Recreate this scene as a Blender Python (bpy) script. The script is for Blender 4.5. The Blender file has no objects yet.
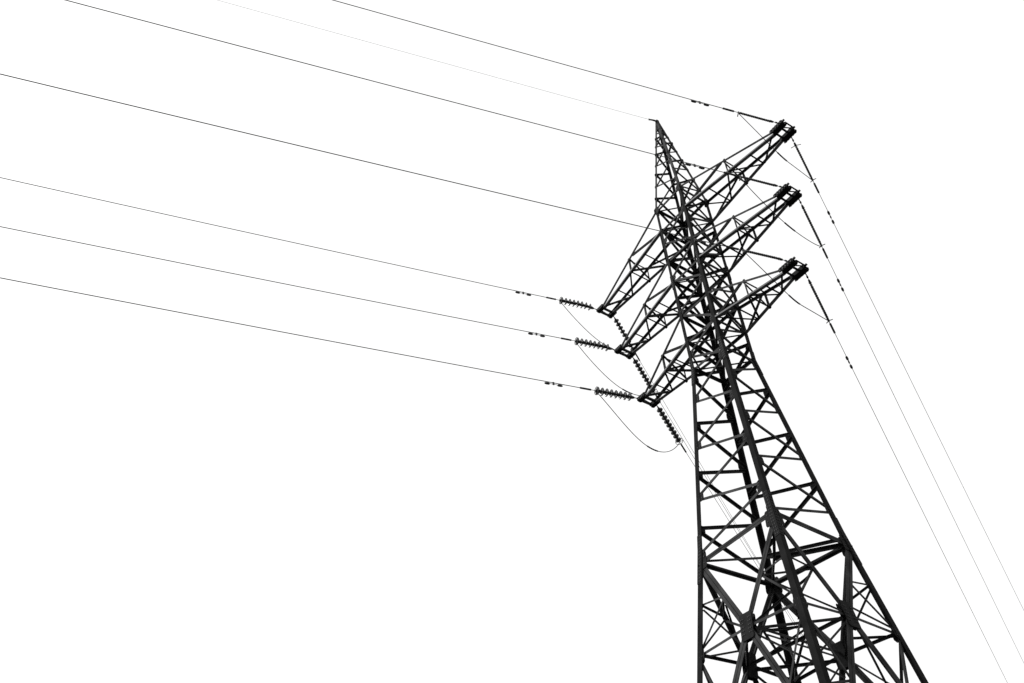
import bpy, bmesh, math, random
from mathutils import Vector as V, Matrix
random.seed(7)
C = bpy.context.scene
col = C.collection

# ------------------------------------------------------------------ camera
YAW, PITCH, ROLL, FPX = 2.546, 0.764, -0.033, 848.933
cy, sy, cp, sp = math.cos(YAW), math.sin(YAW), math.cos(PITCH), math.sin(PITCH)
fwd = V((cy*cp, sy*cp, sp)); rgt = V((sy, -cy, 0)); up = rgt.cross(fwd)
r2 = math.cos(ROLL)*rgt + math.sin(ROLL)*up
u2 = -math.sin(ROLL)*rgt + math.cos(ROLL)*up
cam = bpy.data.cameras.new('camera'); camo = bpy.data.objects.new('camera', cam); col.objects.link(camo)
M = Matrix((r2, u2, -fwd)).transposed().to_4x4()
M.translation = V((15.225, -19.832, 1.6))
camo.matrix_world = M
cam.sensor_width = 36; cam.lens = 36*FPX/1024; cam.clip_start = .1; cam.clip_end = 5000
C.camera = camo

# ------------------------------------------------------------------ sky, sun, exposure
SUN_EL, SUN_AZ = 42, -125          # degrees; azimuth measured from +x
w = bpy.data.worlds.new('World'); C.world = w; w.use_nodes = True
nt = w.node_tree; nt.nodes.clear()
sky = nt.nodes.new('ShaderNodeTexSky'); sky.sky_type = 'NISHITA'; sky.sun_disc = False
sky.sun_elevation = math.radians(SUN_EL); sky.sun_rotation = math.radians(90-SUN_AZ)
sky.air_density = 2.0; sky.dust_density = 8.0; sky.ozone_density = 1.0
mx = nt.nodes.new('ShaderNodeMix'); mx.data_type = 'FLOAT'; mx.inputs[0].default_value = .9; mx.inputs[3].default_value = 3.93   # even cloud cover over the clear sky
bw = nt.nodes.new('ShaderNodeRGBToBW'); bg = nt.nodes.new('ShaderNodeBackground'); ou = nt.nodes.new('ShaderNodeOutputWorld')
bg.inputs[1].default_value = .15
nt.links.new(sky.outputs[0], bw.inputs[0]); nt.links.new(bw.outputs[0], mx.inputs[2]); nt.links.new(mx.outputs[0], bg.inputs[0]); nt.links.new(bg.outputs[0], ou.inputs[0])
sl = bpy.data.lights.new('sun', 'SUN'); so = bpy.data.objects.new('sun', sl); col.objects.link(so)
sl.energy = 1.5; sl.angle = math.radians(12); sl.color = (1, 1, 1)
so.rotation_euler = (math.radians(90-SUN_EL), 0, math.radians(SUN_AZ+90))
C.view_settings.view_transform = 'Standard'; C.view_settings.look = 'None'
C.view_settings.gamma = 1; C.view_settings.use_curve_mapping = False
C.view_settings.exposure = 0.9

# ------------------------------------------------------------------ materials
def mat(name, base, rough=.6, metal=0., var=.35, scale=6., trans=0., spec=.3):
    m = bpy.data.materials.new(name); m.use_nodes = True
    n = m.node_tree; b = n.nodes['Principled BSDF']
    b.inputs['Roughness'].default_value = rough; b.inputs['Metallic'].default_value = metal
    b.inputs['Specular IOR Level'].default_value = spec
    if trans: b.inputs['Transmission Weight'].default_value = trans
    if var:
        tc = n.nodes.new('ShaderNodeTexCoord'); no = n.nodes.new('ShaderNodeTexNoise'); ra = n.nodes.new('ShaderNodeValToRGB')
        no.inputs['Scale'].default_value = scale; no.inputs['Detail'].default_value = 6
        n.links.new(tc.outputs['Object'], no.inputs['Vector']); n.links.new(no.outputs['Fac'], ra.inputs[0])
        lo, hi = base*(1-var), base*(1+var)
        ra.color_ramp.elements[0].position = .3; ra.color_ramp.elements[1].position = .72
        ra.color_ramp.elements[0].color = (lo, lo, lo, 1); ra.color_ramp.elements[1].color = (hi, hi, hi, 1)
        n.links.new(ra.outputs[0], b.inputs['Base Color'])
    else:
        b.inputs['Base Color'].default_value = (base, base, base, 1)
    return m
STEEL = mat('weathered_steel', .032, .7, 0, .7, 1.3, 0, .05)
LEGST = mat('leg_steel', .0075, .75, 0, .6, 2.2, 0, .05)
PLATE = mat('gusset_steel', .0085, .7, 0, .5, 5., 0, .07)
GALV = mat('galvanised_steel', .12, .5, 0, .4, 1.5, 0, .2)
BOLT = mat('bolt_steel', .018, .6, .1, .2, 20.)
FIT = mat('fitting_steel', .03, .5, 0, .3, 9.)
CABLE = mat('cable_aluminium', .02, .6, 0, .2, 3.)
GLASS = mat('insulator_glass', .015, .12, 0, 0, 1., .45, .3)
POLY = mat('silicone_rubber', .035, .6, 0, .2, 9.)
CONC = mat('footing_concrete', .3, .9, 0, .25, 4.)
GRASS = mat('meadow_ground', .045, .95, 0, .45, .6)

# ------------------------------------------------------------------ helpers
def mesh_obj(name, bm, m, parent=None, smooth=False):
    me = bpy.data.meshes.new(name)
    bmesh.ops.recalc_face_normals(bm, faces=bm.faces[:])
    if smooth:
        for f in bm.faces: f.smooth = True
    bm.to_mesh(me); bm.free()
    for x in (m if isinstance(m, (list, tuple)) else [m]): me.materials.append(x)
    o = bpy.data.objects.new(name, me); col.objects.link(o)
    if parent: o.parent = parent
    return o
def tag(o, label, cat, group=None, kind=None):
    if label: o['label'] = label
    if cat: o['category'] = cat
    if group: o['group'] = group
    if kind: o['kind'] = kind
    return o
def empty(name, loc):
    o = bpy.data.objects.new(name, None); col.objects.link(o); o.location = loc; o.empty_display_size = .3
    return o
def prism(bm, a, b, prof, u, v):
    ra = [bm.verts.new(a + u*x + v*y) for x, y in prof]; rb = [bm.verts.new(b + u*x + v*y) for x, y in prof]
    n = len(prof)
    for i in range(n): bm.faces.new((ra[i], ra[(i+1) % n], rb[(i+1) % n], rb[i]))
    bm.faces.new(ra[::-1]); bm.faces.new(rb)
def angle_iron(bm, a, b, wd, t, u, v, centre=False, w2=None):
    """L section from a to b, flanges along u and v, heel on the line a-b (or the u flange centred on it)."""
    d = (b-a).normalized()
    u = (u - d*u.dot(d)).normalized(); v = (v - d*v.dot(d)); v = (v - u*v.dot(u)).normalized()
    o = -wd/2 if centre else 0
    w2 = w2 or wd
    prism(bm, a, b, [(o, 0), (o+wd, 0), (o+wd, t), (o+t, t), (o+t, w2), (o, w2)], u, v)
def plate(bm, pts, n, t):
    ra = [bm.verts.new(p) for p in pts]; rb = [bm.verts.new(p - n*t) for p in pts]
    k = len(pts)
    for i in range(k): bm.faces.new((ra[i], ra[(i+1) % k], rb[(i+1) % k], rb[i]))
    bm.faces.new(ra[::-1]); bm.faces.new(rb)
def bolt(bm, p, n, r=.015, h=.018):
    n = n.normalized(); u = n.orthogonal().normalized(); v = n.cross(u)
    k0 = len(bm.faces)
    prism(bm, p, p + n*h, [(r*math.cos(i*math.pi/3), r*math.sin(i*math.pi/3)) for i in range(6)], u, v)
    bm.faces.ensure_lookup_table()
    for f in bm.faces[k0:]: f.material_index = 1
def tube(bm, pts, r, seg=8, cap=True):
    rings = []
    u = None
    for i, p in enumerate(pts):
        d = (pts[min(i+1, len(pts)-1)] - pts[max(i-1, 0)]).normalized()
        if u is None: u = d.orthogonal().normalized()
        u = (u - d*u.dot(d)).normalized(); v = d.cross(u)
        rr = r[i] if isinstance(r, (list, tuple)) else r
        rings.append([bm.verts.new(p + (u*math.cos(2*math.pi*k/seg) + v*math.sin(2*math.pi*k/seg))*rr) for k in range(seg)])
    for a, b in zip(rings, rings[1:]):
        for k in range(seg): bm.faces.new((a[k], a[(k+1) % seg], b[(k+1) % seg], b[k]))
    if cap: bm.faces.new(rings[0][::-1]); bm.faces.new(rings[-1])

# ------------------------------------------------------------------ ground
bm = bmesh.new(); R = 2500; n = 50
gv = {}
for i in range(n+1):
    for j in range(n+1):
        x, y = (i/n-.5)*2, (j/n-.5)*2
        x, y = math.copysign(abs(x)**2.2, x)*R, math.copysign(abs(y)**2.2, y)*R
        d = math.hypot(x, y)
        z = 0 if d < 40 else min(1, (d-40)/200)*(3*math.sin(x/170.)*math.cos(y/210.))
        gv[i, j] = bm.verts.new((x, y, z))
for i in range(n):
    for j in range(n): bm.faces.new((gv[i, j], gv[i+1, j], gv[i+1, j+1], gv[i, j+1]))
tag(mesh_obj('ground', bm, GRASS, smooth=True), None, None, kind='structure')

# ------------------------------------------------------------------ tower geometry (metres)
ZA, ZT, ZW, ZK = 39.57, 32.435, 22.75, 15.3
WA, W1, WW = .047, .795, .784
WK = WW + .1*(ZW-ZK)
def hw(z):
    if z >= ZT: return W1+.045 + (WA-W1-.03)*(z-ZT)/(ZA-ZT)
    if z >= ZW: return WW+.055 + (W1-WW-.01)*(z-ZW)/(ZT-ZW)
    if z >= ZK: return WW+.055 + .1*(ZW-z)
    return WK+.055 + .128*(ZK-z)
SG = {'L': (-1, -1), 'N': (1, -1), 'R': (1, 1), 'F': (-1, 1)}
FACES = [('L', 'N', V((0, -1, 0))), ('N', 'R', V((1, 0, 0))), ('R', 'F', V((0, 1, 0))), ('F', 'L', V((-1, 0, 0)))]
def P(leg, z):
    h = hw(z); k = max(0, (z-ZT)/(ZA-ZT)); return V((SG[leg][0]*h-.06*k, SG[leg][1]*h-.07*k, z))
def fp(face, s, z):
    """point on a face: s runs from -1 (first leg) to +1 (second leg)."""
    a, b, n = FACES[face]
    return P(a, z).lerp(P(b, z), (s+1)/2)

tower = empty('transmission_tower', (0, 0, 0))
tag(tower, 'tall dark lattice steel pylon with six cross arms and a pointed earth wire peak', 'pylon')

# legs with spliced sections
TL = .016
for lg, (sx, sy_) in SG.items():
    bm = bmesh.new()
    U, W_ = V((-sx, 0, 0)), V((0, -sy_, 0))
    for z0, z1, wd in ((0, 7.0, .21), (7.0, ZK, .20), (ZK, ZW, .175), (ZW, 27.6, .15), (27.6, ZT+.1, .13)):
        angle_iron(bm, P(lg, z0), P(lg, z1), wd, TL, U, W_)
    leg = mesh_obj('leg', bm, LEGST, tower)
    for z0, z1, wd in ((14.15, 15.8, .185), (22.0, 23.15, .15), (27.2, 28.0, .12)):
        bm = bmesh.new()
        o = V((sx, sy_, 0))*.013
        zz = [z0, z1] if not z0 < ZK < z1 else [z0, ZK, z1]
        if z0 < ZW < z1: zz = [z0, ZW, z1]
        for a, b in zip(zz, zz[1:]):
            angle_iron(bm, P(lg, a)+o, P(lg, b)+o, wd, .011, U, W_)
        k = int((z1-z0)/.11)
        for i in range(k):
            z = z0 + (i+.5)/k*(z1-z0)
            for q in (.30, .72):
                bolt(bm, P(lg, z)+o+U*wd*q, V((0, sy_, 0))); bolt(bm, P(lg, z+.03)+o+W_*wd*q, V((sx, 0, 0)))
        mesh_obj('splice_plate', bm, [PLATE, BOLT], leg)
    if lg:
        bm = bmesh.new(); c = P(lg, 0)
        prism(bm, c+V((-sx*.08, -sy_*.08, -.5)), c+V((-sx*.08, -sy_*.08, .35)), [(-.45, -.45), (.45, -.45), (.45, .45), (-.45, .45)], V((1, 0, 0)), V((0, 1, 0)))
        mesh_obj('footing', bm, CONC, tower)

cnt = [0]
def brace(name, a, b, n, wd, parent=tower, off=.03, t=.009, flip=1, trim=.0, double=False):
    """one angle iron lying behind a face whose outward normal is n."""
    cnt[0] += 1
    d = (b-a).normalized()
    e = -n*(off + .0017*(cnt[0] % 7))
    bm = bmesh.new()
    a, b = a + d*trim + e, b - d*trim + e
    u = n.cross(d)*flip
    if abs(n.z) < .5 and u.z > 0: u = -u          # heel on the upper edge
    if double:
        angle_iron(bm, a+u*.008, b+u*.008, wd, t, u, -n); angle_iron(bm, a-u*.008, b-u*.008, wd, t, -u, -n)
    else:
        angle_iron(bm, a, b, wd, t, u, -n, True)
    return mesh_obj(name, bm, STEEL, parent)
def gusset(c, n, up_, wd, ht, parent=tower, off=.018, t=.01, cut=.25, bolts=None, name='gusset_plate'):
    n = n.normalized(); v = (up_ - n*up_.dot(n)).normalized(); u = v.cross(n)
    bm = bmesh.new(); o = c - n*off
    h, k = wd/2, ht/2
    plate(bm, [o+u*x+v*y for x, y in ((-h, -k+cut*ht), (-h+cut*wd, -k), (h-cut*wd, -k), (h, -k+cut*ht), (h, k-cut*ht), (h-cut*wd, k), (-h+cut*wd, k), (-h, k-cut*ht))], n, t)
    for x, y in (bolts or ((-.2, -.2), (.2, .2), (-.2, .2), (.2, -.2))):
        bolt(bm, o+u*x*wd+v*y*ht, n)
    return mesh_obj(name, bm, [PLATE, BOLT], parent)
def facen(i, z):
    a, b, n = FACES[i]
    s = {0: 0}.get(0)
    dz = (hw(z-.1)-hw(z+.1))/.2
    return V((n.x, n.y, dz)).normalized()

# single warren bracing winding round the body, node levels shared by the four legs
LV = [31.05, 30.2, 28.88, 27.8, 26.55, 25.75, 24.25, 23.47, 22.35, 21.25, 20.22, 19.2, 18.15, 17.15, 16.05, 15.05]
for i, (a, b, n0) in enumerate(FACES):
    odd_leg, even_leg = (a, b) if i % 2 == 0 else (a, b)
    # faces LN / RF: first leg carries the odd levels; faces NR / FL likewise
    for k in range(len(LV)-1):
        la, lb = (a if k % 2 else b), (a if (k+1) % 2 else b)
        z0, z1 = LV[k], LV[k+1]
        n = facen(i, (z0+z1)/2)
        up_body = z0 > ZW
        zo = (.03 if i < 2 else -.06) if z0 < ZW else 0
        p0, p1 = P(la, z0-.06+zo), P(lb, z1+.06+zo)
        brace('diagonal_brace', p0, p1, n, .10 if up_body else .10, flip=1 if k % 2 else -1, trim=.05)
    for k, z in enumerate(LV):
        lg, ot = (a, b) if k % 2 else (b, a)
        n = facen(i, z)
        s = .26 if z < ZW else .2
        inn = (P(ot, z)-P(lg, z)).normalized()
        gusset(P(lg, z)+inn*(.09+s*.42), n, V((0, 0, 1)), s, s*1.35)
# horizontal frames where the arms join, and cross diagonals in the arm bays
ARMS = [(1, 32.435, 30.99, 5.68, 5.88, 30.88, 30.78), (2, 28.927, 27.592, 4.83, 5.06, 27.62, 27.45), (3, 25.56, 24.14, 3.97, 4.14, 24.21, 23.99)]
YR, YL = .30, .345
for _, t, b_, *_r in ARMS:
    for i, (a, b, n0) in enumerate(FACES):
        brace('horizontal_brace', P(a, t), P(b, t), n0, .10, off=.05, trim=.03, flip=1)
        brace('horizontal_brace', P(a, b_), P(b, b_), n0, .10, off=.05, trim=.03, flip=-1)
        if i in (1, 3):
            brace('arm_bay_diagonal', P(a, t), P(b, b_), n0, .08, off=.065, trim=.08)
            brace('arm_bay_diagonal', P(b, t), P(a, b_), n0, .08, off=.08, trim=.08)
    for z in (t, b_):
        brace('plan_brace', P('L', z), P('R', z), V((0, 0, 1)), .07, off=.02, trim=.1)
        brace('plan_brace', P('N', z), P('F', z), V((0, 0, 1)), .07, off=.045, trim=.1)
for a_z, b_z in ((30.99, 28.927), (27.592, 25.56)):
    for i in (1, 3):
        a, b, n0 = FACES[i]
        brace('arm_bay_diagonal', P(a, a_z), P(b, b_z), n0, .08, off=.068, trim=.08)
        brace('arm_bay_diagonal', P(b, a_z), P(a, b_z), n0, .08, off=.083, trim=.08)
for i, (a, b, n0) in enumerate(FACES):
    brace('horizontal_brace', P(a, ZW), P(b, ZW), n0, .11, off=.05, trim=.03)
brace('plan_brace', P('L', ZW), P('R', ZW), V((0, 0, 1)), .07, off=.02, trim=.1)
brace('plan_brace', P('N', ZW), P('F', ZW), V((0, 0, 1)), .07, off=.045, trim=.1)

# belt and the big crossed bracing below it
ZB, ZG, ZX = 14.96, 12.05, 7.04
def gp(i, z=ZG): return fp(i, 0, z)
for i, (a, b, n0) in enumerate(FACES):
    n = facen(i, 13.)
    zb = {'L': ZB-.12, 'R': ZB-.12, 'N': ZB+.05, 'F': ZB}
    brace('belt_brace', P(a, zb[a]), P(b, zb[b]), n, .085, off=.032, trim=.1, double=True)
    g = gp(i)
    for lg in (a, b):
        brace('main_diagonal', P(lg, ZB-.08), g, n, .082 if lg == 'N' else .115, off=.035, trim=.06, t=.012, double=True)
        brace('main_diagonal', g, P(a if lg == b else b, ZX), n, .10, off=.05, trim=.06, t=.012, double=True)
        inn = (P(b if lg == a else a, ZB)-P(lg, ZB)).normalized()
        gusset(P(lg, ZB-.1)+inn*.2, n, V((0, 0, 1)), .34, .56, cut=.12)
        brace('strut', P(lg, 11.95), g, n, .085, off=.07, trim=.08)
        sg = -1 if lg == a else 1
        mid = P(lg, ZB-.08).lerp(g, .55); lo = g.lerp(P(lg, ZX), .42)
        brace('redundant_brace', P(lg, 13.48), mid, n, .06, off=.06, trim=.06)
        brace('redundant_brace', P(lg, 12.0), mid, n, .06, off=.066, trim=.06)
        brace('redundant_brace', P(lg, 11.88), lo, n, .065, off=.06, trim=.06)
        brace('redundant_brace', P(lg, 9.6), lo, n, .06, off=.066, trim=.06)
        gusset(P(lg, 11.95)+inn*.14, n, V((0, 0, 1)), .26, .4)
    gusset(g, n, V((0, 0, 1)), .47, .80, off=.02, cut=.07, t=.014,
           bolts=[(x, y) for x in (-.36, -.22, .22, .36) for y in (-.28, -.14, 0, .14, .28)], name='centre_gusset_plate')
    gusset(g-n*.16, n, V((0, 0, 1)), .44, .74, off=.02, cut=.07, t=.014, name='centre_gusset_plate')
    # lower panel down to the footings (outside the picture)
    brace('belt_brace', P(a, ZX), P(b, ZX), n, .09, off=.03, trim=.1, double=True)
    for lg in (a, b):
        brace('main_diagonal', fp(i, 0, ZX), P(lg, .5), n, .10, off=.04, trim=.1, t=.012, double=True)
        brace('redundant_brace', P(lg, 3.9), fp(i, 0, ZX).lerp(P(lg, .5), .5), n, .06, off=.07, trim=.05)
Mn = lambda i, lg: P(lg, ZB-.08).lerp(gp(i), .55)
# plan bracing at the belt and at the crossing level
for lg, wd in (('L', .08), ('R', .12), ('N', .08), ('F', .08)): brace('plan_brace', P(lg, ZB), V((0, 0, ZB-.18)), V((0, 0, 1)), wd, off=.02, trim=.0)
for i in range(4):
    brace('plan_brace', gp(i, ZG-.05), gp((i+1) % 4, ZG-.05), V((0, 0, 1)), .085, off=.02, trim=.25)
brace('plan_brace', gp(0, ZG+.1), gp(2, ZG+.1), V((0, 0, 1)), .085, off=.02, trim=.2)
brace('plan_brace', gp(1, ZG+.1), gp(3, ZG+.1), V((0, 0, 1)), .085, off=.05, trim=.2)
for i, lg in ((0, 'N'), (1, 'R'), (2, 'F'), (3, 'L')):      # hip bracing round each leg
    m0, m1 = Mn(i, lg), Mn((i+1) % 4, lg)
    brace('hip_brace', m0, m1, V((0, 0, 1)), .065, off=.02, trim=.1)
    brace('hip_brace', m0, gp((i+1) % 4, ZG), V((0, 0, 1)), .06, off=.02, trim=.25)
    brace('hip_brace', m1, gp(i, ZG), V((0, 0, 1)), .06, off=.06, trim=.25)
    brace('hip_brace', P(lg, 13.48).lerp(V((0, 0, 13.48)), .03), gp(i, ZG).lerp(gp((i+1) % 4, ZG), .5), V((0, 0, 1)), .06, off=.03, trim=.15)

for i, lg in ((0, 'N'), (1, 'R'), (2, 'F'), (3, 'L')):      # the same below the crossing
    l0, l1 = gp(i).lerp(P(lg, ZX), .42), gp((i+1) % 4).lerp(P(lg, ZX), .42)
    brace('hip_brace', l0, l1, V((0, 0, 1)), .06, off=.02, trim=.1)
    brace('hip_brace', l0, gp((i+1) % 4, ZG), V((0, 0, 1)), .055, off=.02, trim=.25)
    brace('hip_brace', l1, gp(i, ZG), V((0, 0, 1)), .055, off=.06, trim=.25)
    brace('hip_brace', P(lg, ZG-.1), gp(i, ZG).lerp(gp((i+1) % 4, ZG), .5), V((0, 0, 1)), .06, off=.045, trim=.15)

# earth wire peak
bm = bmesh.new()
for lg, (sx, sy_) in SG.items():
    angle_iron(bm, P(lg, ZT), P(lg, ZA), .10, .011, V((-sx, 0, 0)), V((0, -sy_, 0)))
prism(bm, V((-.06, -.07, ZA-.15)), V((-.06, -.07, ZA+.06)), [(-.07, -.07), (.07, -.07), (.07, .07), (-.07, .07)], V((1, 0, 0)), V((0, 1, 0)))
peak = mesh_obj('earth_peak', bm, STEEL, tower)
PV = [39.0, 38.55, 38.0, 37.4, 36.7, 35.85, 35.1, 34.23, 33.3, 32.5]
for i, (a, b, n0) in enumerate(FACES):
    n = facen(i, 35)
    for k in range(len(PV)-1):
        la, lb = (a if k % 2 else b), (b if k % 2 else a)
        brace('lattice_brace', P(la, PV[k]), P(lb, PV[k+1]), n, .075, peak, off=.018, t=.007, flip=1 if k % 2 else -1, trim=.02)
        inn = (P(lb, PV[k])-P(la, PV[k])).normalized()
        if k > 1: gusset(P(la, PV[k])+inn*.05, n, V((0, 0, 1)), .19, .26, peak, off=.006, t=.008)
bm = bmesh.new()
e0 = V((-.06, -.09, ZA+.02)); e1 = V((-.18, -.50, ZA+.0))
tube(bm, [e0, e0.lerp(e1, .5)+V((0, 0, .02)), e1], [.05, .045, .035], 8)
tube(bm, [e1+V((0, 0, .05)), e1-V((0, 0, .06))], .03, 8)
mesh_obj('earth_wire_bracket', bm, FIT, peak)
for lg in SG:                                                # heavy joints where the peak starts
    sx, sy_ = SG[lg]
    for n in (V((sx, 0, 0)), V((0, sy_, 0))):
        gusset(P(lg, ZT-.02)+V((-sx*.09*(n.x == 0), -sy_*.09*(n.y == 0), 0)), n, V((0, 0, 1)), .30, .42, off=-.012, t=.011)

# cross arms
def arm(side, t, b_, X, ze):
    YT = YR if side > 0 else YL
    n0 = V((side, 0, 0))
    legs = ('N', 'R') if side > 0 else ('L', 'F')
    bm = bmesh.new()
    ch = {}
    for lg, s in zip(legs, (-1, 1)):
        for nm, z, zt, wd in (('b', b_, ze-.10, .115), ('t', t, ze+.12, .095)):
            a, b = P(lg, z), V((side*(X-.18), s*YT, zt))
            ch[nm, s] = (a, b)
            vz = V((0, 0, 1)) if nm == 'b' else V((0, 0, -1))
            k0 = len(bm.faces); angle_iron(bm, a, b, wd*(.62 if nm == 'b' else 1), .011, vz, V((0, -s, 0)), w2=wd*(1.25 if nm == 'b' else 1)); bm.faces.ensure_lookup_table()
            if nm == 'b':
                for f in bm.faces[k0:]: f.material_index = 1
    root = mesh_obj('cross_arm', bm, [STEEL, GALV], tower)
    def cpt(nm, s, f):
        a, b = ch[nm, s]; return a.lerp(b, f)
    def br(p, q, n, wd=.055, off=.02): brace('lattice_brace', p, q, n, wd*1.25, root, off=off, t=.007, trim=.03)
    D, UPV = V((0, 0, -1)), V((0, 0, 1))
    fr = (.27, .5, .74)
    prev = -1
    seq = [(0, -1), (.27, 1), (.5, -1), (.74, 1), (.985, -1)]
    for (f0, s0), (f1, s1) in zip(seq, seq[1:]):
        br(cpt('b', s0, f0), cpt('b', s1, f1), D, .06, -.012)
    for f in fr:
        br(cpt('b', -1, f), cpt('b', 1, f), D, .055, -.024)
    for s in (-1, 1):
        ns = V((0, s, 0))
        br(cpt('b', s, .03), cpt('t', s, .47), ns, .11 if s < 0 else .055, .014)
        if s < 0: root.children[-1].data.materials[0] = LEGST
        br(cpt('t', s, .5), cpt('b', s, .5), ns, .055, .02)
        for nm, f in (('t', .5), ('b', .5)):
            gusset(cpt(nm, s, f), ns, UPV, .12, .15, root, off=.012, t=.008)
    br(cpt('t', -1, .5), cpt('t', 1, .5), UPV, .05, .02)
    br(cpt('t', -1, .5), cpt('b', 1, .5), V((side, 0, 0)), .05, .02)
    br(cpt('t', 1, .5), cpt('b', -1, .5), V((side, 0, 0)), .05, .035)
    # tip: two thick strain plates along the arm, joined by struts
    for s in (-1, 1):
        bm = bmesh.new()
        x0, x1 = (X-.25, X+.42) if side > 0 else (-X+.27, -X-.22)
        y0 = s*(YT+.0); q = 1 if side > 0 else .72
        for yy, hh in ((y0+s*q*.115, .10), (y0-s*q*.125, .09)):
            plate(bm, [V((x0, yy, ze-hh*.8)), V((x0+side*.05, yy, ze-hh)), V((x1-side*.04, yy, ze-hh)), V((x1, yy, ze-hh*.5)),
                       V((x1, yy, ze+hh*.5)), V((x1-side*.04, yy, ze+hh)), V((x0+side*.05, yy, ze+hh)), V((x0, yy, ze+hh*.8))], V((0, s, 0)), .02)
        for zz in (ze-.085, ze+.065):
            plate(bm, [V((x0+side*.02, y0-s*q*.12, zz)), V((x1-side*.06, y0-s*q*.12, zz)), V((x1-side*.02, y0-s*q*.08, zz)), V((x1-side*.02, y0+s*q*.06, zz)), V((x1-side*.06, y0+s*q*.092, zz)), V((x0+side*.1, y0+s*q*.092, zz))], UPV, .016)
        for k in range(5):
            bolt(bm, V((x0+(x1-x0)*(.12+.19*k), y0+s*q*.115, ze+.045)), V((0, s, 0)), .03, .035)
            bolt(bm, V((x0+(x1-x0)*(.12+.19*k), y0+s*q*.115, ze-.045)), V((0, s, 0)), .03, .035)
        mesh_obj('strain_plate', bm, [PLATE, BOLT], root)
    for dx, dz, wd in ((-.16, -.05, .09), (.12, -.02, .09), ((.4, .02, .06) if side > 0 else (.18, .02, .06))):
        bm = bmesh.new()
        angle_iron(bm, V((side*(X+dx), -YT+.05, ze+dz)), V((side*(X+dx), YT-.05, ze+dz)), wd, .012, V((side, 0, 0)), UPV)
        mesh_obj('tip_strut', bm, STEEL, root)
    bm = bmesh.new()
    angle_iron(bm, V((side*(X+.1), -YT+.05, ze+.05)), V((side*(X+(.36 if side > 0 else .16)), YT-.05, ze+.05)), .055, .009, V((side, 0, 0)), UPV)
    mesh_obj('tip_strut', bm, STEEL, root)
    bm = bmesh.new()
    for s in (-1, 1):
        c = V((x1-side*.08, s*YT, ze+.10))
        tube(bm, [c, c+V((side*.13, 0, .02))], .045, 8)
    mesh_obj('end_lug', bm, FIT, root)
for i, t, b_, XR, XL, zr, zl in ARMS:
    arm(1, t, b_, XR, zr); arm(-1, t, b_, XL, zl)

# ------------------------------------------------------------------ insulators, conductors, dampers, jumpers
ARM = {a[0]: a for a in ARMS}
def attach(side, i, s):
    a = ARM[i]
    x = a[3] + (.31 if s < 0 else .12 if i == 1 else .24) if side > 0 else -a[4] - (.12 if s < 0 else .03)
    return V((x, s*((YR if side > 0 else YL)+.1), a[5]-.05 if side > 0 else a[6]))
K = .0003
#  (side, arm, s): azimuth, slope at the tower, start height offset
LINES = {(1, 1, -1): (-104.5, -.05, -.05), (1, 2, -1): (-104.5, -.04, -.03), (1, 3, -1): (-104, -.05, .04),
         (-1, 1, -1): (-104.5, -.02, .10), (-1, 2, -1): (-104, -.04, .10), (-1, 3, -1): (-103.5, -.04, 0),
         (1, 1, 1): (113.6, -.08, -.05), (1, 2, 1): (114.6, -.05, -.11), (1, 3, 1): (115.3, -.06, -.14),
         (-1, 1, 1): (119, -.10, 0), (-1, 2, 1): (118.5, -.10, 0), (-1, 3, 1): (118, -.11, 0)}
NAME = {1: 'top', 2: 'middle', 3: 'bottom'}
def lp(key, d):
    az, m, dz = LINES[key]; a = math.radians(az)
    return attach(*key) + V((math.cos(a)*d, math.sin(a)*d, m*d + K*d*d + dz*min(1, d/.6)))
def frame(key, d):
    x = (lp(key, d+.05)-lp(key, d-.05)).normalized()
    z = (V((0, 0, 1))-x*x.z).normalized(); y = z.cross(x)
    m = Matrix((x, y, z)).transposed().to_4x4(); m.translation = lp(key, d)
    return m

def lathe(bm, prof, seg=20):
    rings = [[bm.verts.new((x, r*math.cos(2*math.pi*k/seg), r*math.sin(2*math.pi*k/seg))) for k in range(seg)] for x, r in prof]
    for a, b in zip(rings, rings[1:]):
        for k in range(seg): bm.faces.new((a[k], a[(k+1) % seg], b[(k+1) % seg], b[k]))
    bm.faces.new(rings[0][::-1]); bm.faces.new(rings[-1])
def me_of(name, build, m, smooth=True):
    bm = bmesh.new(); build(bm)
    o = mesh_obj(name, bm, m, None, smooth); me = o.data; bpy.data.objects.remove(o); return me
DISC = me_of('glass_disc', lambda b: lathe(b, [(0, .055), (.012, .075), (.03, .125), (.048, .165), (.06, .178), (.07, .174), (.066, .16), (.052, .135), (.062, .12), (.046, .1), (.056, .085), (.045, .06), (.05, .03)]), GLASS)
CAP = me_of('metal_cap', lambda b: lathe(b, [(-.075, .03), (-.07, .055), (-.03, .066), (.0, .078), (.012, .08), (.014, .02), (.13, .02)], 12), FIT)
def part(name, me, parent, m):
    o = bpy.data.objects.new(name, me); col.objects.link(o); o.parent = parent; o.matrix_local = m; return o
def local_tube(name, key, root, d0, d1, r, m, n=2, seg=8, parent=None, dz=0):
    bm = bmesh.new(); o = root.location
    tube(bm, [lp(key, d0+(d1-d0)*i/n)-o+V((0, 0, dz)) for i in range(n+1)], r, seg)
    return mesh_obj(name, bm, m, parent or root, True)
END = {}
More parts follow.
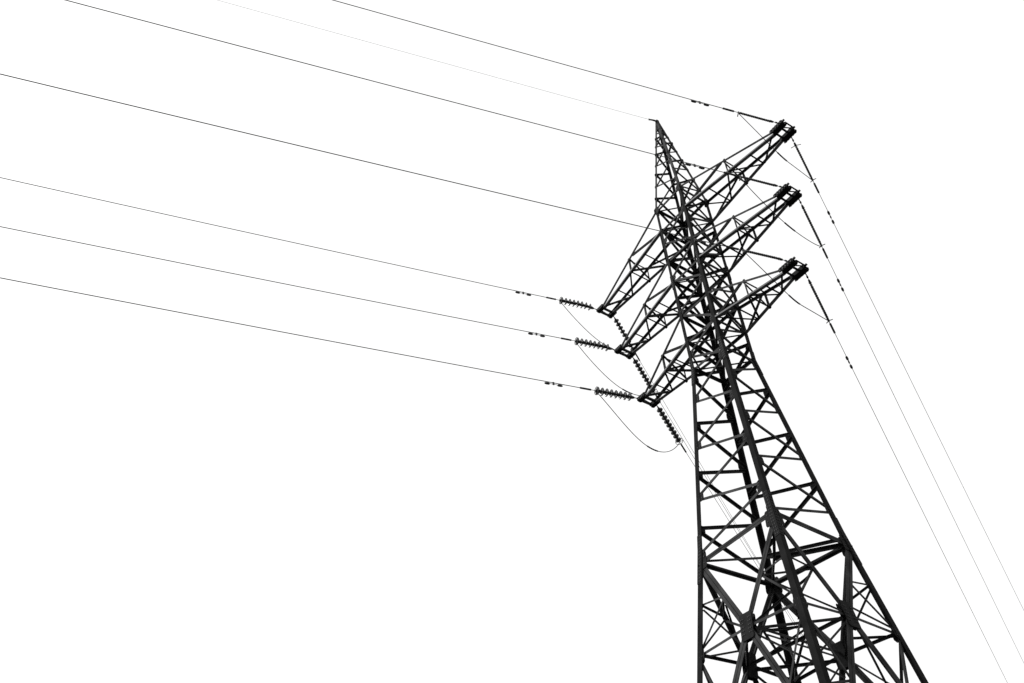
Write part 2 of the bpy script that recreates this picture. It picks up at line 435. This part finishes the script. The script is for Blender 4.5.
for key in LINES:
    side, i, s = key
    sd = 'right-hand' if side > 0 else 'left-hand'
    way = ('pulling towards the upper left' if s < 0 else 'pulling down towards the lower right')
    glass = side < 0
    root = empty('insulator_string', attach(*key))
    lb = ('string of dark ribbed discs on the %s %s arm, %s' if glass else 'thin dark rod insulator on the %s %s arm, %s') % (NAME[i], sd, way)
    tag(root, lb, 'insulator', 'insulator strings at the arm tips')
    inv = Matrix.Translation(-root.location)
    bm = bmesh.new(); o = root.location                      # shackle and link at the arm
    A = lp(key, 0)-o
    tube(bm, [A+V((0, -s*.05, 0)), lp(key, .12)-o], .022, 8); tube(bm, [lp(key, .1)-o, lp(key, .24 if glass else .36)-o], .014, 8)
    tube(bm, [lp(key, .16)-o, lp(key, .24)-o], [.034, .034], 8)
    mesh_obj('link', bm, FIT, root)
    L1 = 1.9 if s < 0 else (2.55 if glass else 2.35 if i == 1 else 2.55)
    if glass:
        n = 8 if s < 0 else 9
        q_ = 1.0 if s < 0 else .76
        d0, dp = .22, (L1-.26)/n
        for k in range(n):
            m = inv @ frame(key, d0+.09+dp*k) @ Matrix.Diagonal((1.45 if s < 0 else 1.1, q_, q_, 1))
            dc = part('glass_disc', DISC, root, m); part('metal_cap', CAP, dc, Matrix.Identity(4))
        bm = bmesh.new(); tube(bm, [lp(key, d0)-o, lp(key, L1)-o], .03, 8); mesh_obj('pin', bm, FIT, root)
    else:
        bm = bmesh.new()
        prof = []; x = .36
        pts, rad = [], []
        nshed = 34
        for k in range(nshed):
            x0 = .40+(L1-.52)*k/nshed; st = (L1-.52)/nshed; rb = .052 if k % 2 == 0 else .043
            for q, rr in ((0, .026), (.35, .026), (.45, rb), (.6, rb), (.85, .026)):
                pts.append(lp(key, x0+st*q)-o); rad.append(rr)
        tube(bm, pts, rad, 10); mesh_obj('shed_rod', bm, POLY, root, True)
        bm = bmesh.new()
        tube(bm, [lp(key, .34)-o, lp(key, .42)-o], .04, 8); mesh_obj('end_fitting', bm, FIT, root)
        bm = bmesh.new(); tube(bm, [lp(key, L1-.14)-o, lp(key, L1)-o], .04, 8)
        mesh_obj('end_fitting', bm, FIT, root)
    # arcing horn: small cross bar near the arm (rods) and a ring at the line end
    bm = bmesh.new(); fm = inv @ frame(key, .46 if not glass else .4)
    if not glass and s > 0 and i == 1:
        tube(bm, [fm @ V((.04, -.2, -.04)), fm @ V((0, 0, 0)), fm @ V((.04, .2, .05))], .016, 6)
    else:
        tube(bm, [fm @ V((.02, -.055, 0)), fm @ V((0, 0, 0)), fm @ V((.02, .055, 0))], .016, 6)
    mesh_obj('arcing_horn', bm, FIT, root)
    fm = inv @ frame(key, L1)
    bm = bmesh.new()
    if glass:
        ring = [fm @ V((-.02, .17*math.cos(q*math.pi/8), .17*math.sin(q*math.pi/8))) for q in range(17)]
        tube(bm, ring, .014, 6)
        tube(bm, [ring[0], fm @ V((.03, 0, 0)), ring[8]], .012, 6)
    else:
        tube(bm, [fm @ V((-.02, -.15, -.05)), fm @ V((.02, 0, 0)), fm @ V((-.02, .1, -.12))], .02, 6)
        tube(bm, [fm @ V((.0, 0, .06)), fm @ V((0, 0, -.09))], .03, 6)
    mesh_obj('arcing_ring' if glass else 'line_end_yoke', bm, FIT, root)
    c0 = L1+(.22 if s < 0 else .2); c1 = c0+(.48 if s < 0 else .55)
    local_tube('link', key, root, L1, c0, .013, FIT)
    local_tube('dead_end_clamp', key, root, c0, c1, .04, FIT, 4)
    END[key] = lp(key, L1+.05)
    # the conductor of this span
    bm = bmesh.new(); A = lp(key, c1-.02); span = 200
    ds = [c1-.02+(span-c1)*(q/90)**1.7 for q in range(91)]
    tube(bm, [lp(key, d)-A for d in ds], (.0152 if side > 0 else .0165) if s < 0 else .0122, 6)
    ob = mesh_obj('conductor_cable', bm, CABLE, None, True); ob.location = A
    tag(ob, ('thin conductor cable running from the %s %s arm to the left edge' if s < 0 else 'thin conductor cable falling from the %s %s arm to the lower right') % (NAME[i], sd), 'cable', 'conductor cables of the line')
    # vibration damper
    if side > 0 or s < 0:
        dd = (3.76 if side < 0 else 3.62 if i == 1 else 3.82) if s < 0 else {1: 4.5, 2: 4.9, 3: 5.05}[i]
        rt = empty('vibration_damper', (0, 0, 0)); rt.matrix_world = frame(key, dd)
        tag(rt, 'small two-weight damper clipped to the %s %s cable going %s' % (NAME[i], sd, 'left' if s < 0 else 'to the lower right'), 'damper', 'vibration dampers on the cables')
        bm = bmesh.new(); tube(bm, [V((-.3, 0, -.09)), V((-.1, 0, -.075)), V((0, 0, -.07)), V((.1, 0, -.075)), V((.3, 0, -.09))], .011, 6); mesh_obj('messenger_rod', bm, FIT, rt)
        bm = bmesh.new(); prism(bm, V((-.035, 0, -.1)), V((.035, 0, -.1)), [(-.03, 0), (.03, 0), (.02, .13), (-.02, .13)], V((0, 1, 0)), V((0, 0, 1))); mesh_obj('clip', bm, FIT, rt)
        for q in (-1, 1):
            bm = bmesh.new()
            tube(bm, [V((q*(.2+x), 0, -.09)) for x in (-.03, 0, .1, .16, .19)], [.03, .048, .05, .042, .022], 10)
            mesh_obj('weight', bm, FIT, rt, True)

# jumpers looping under each arm tip, with a compression joint
SAG = {(1, 1): (.52, .0), (1, 2): (.72, .0), (1, 3): (.60, .0), (-1, 1): (1.0, .0), (-1, 2): (1.12, .0), (-1, 3): (1.36, .0)}
for (side, i), (sag, bow) in SAG.items():
    a, b = END[side, i, -1], END[side, i, 1]
    mid = (a+b)/2
    pts = []
    for q in range(41):
        f = q/40
        if side > 0:
            kk = .55
            x = f/kk if f < kk else (1-f)/(1-kk)
            x = 1-math.sqrt((1-x)**2+.012)+.11*x*(1-x) if i != 2 else (4*f*(1-f))**.8
            x = max(0, x)
        else:
            g = f**(1.3 if i == 3 else 1.1); x = (4*g*(1-g))**(1. if i == 3 else .9)
        p = a.lerp(b, f) + V((0, 0, -sag*x))
        p += V((0, 0, .04))*math.sin(f*math.pi*3)*f*(1-f)*2
        pts.append(p)
    rt = empty('jumper_cable', a)
    tag(rt, 'slack jumper loop hanging under the %s %s arm tip' % (NAME[i], 'right-hand' if side > 0 else 'left-hand'), 'cable', 'jumper loops under the arm tips')
    bm = bmesh.new(); tube(bm, [p-a for p in pts], .0165, 6); mesh_obj('cable', bm, CABLE, rt, True)
    bm = bmesh.new(); k0 = 19 if side > 0 else 22
    tube(bm, [p-a for p in pts[k0:k0+6]], .03, 8); mesh_obj('joint_sleeve', bm, FIT, rt, True)

# earth wire on the peak
bm = bmesh.new()
az = math.radians(-104.5)
tube(bm, [V((math.cos(az)*d, math.sin(az)*d, -.03*d+.0002*d*d)) for d in [200*(q/60)**1.6 for q in range(61)]], .0070, 6)
ob = mesh_obj('earth_wire', bm, CABLE, None, True); ob.location = e1
tag(ob, 'very faint thin earth wire leaving the tip of the pylon peak to the upper left', 'cable')
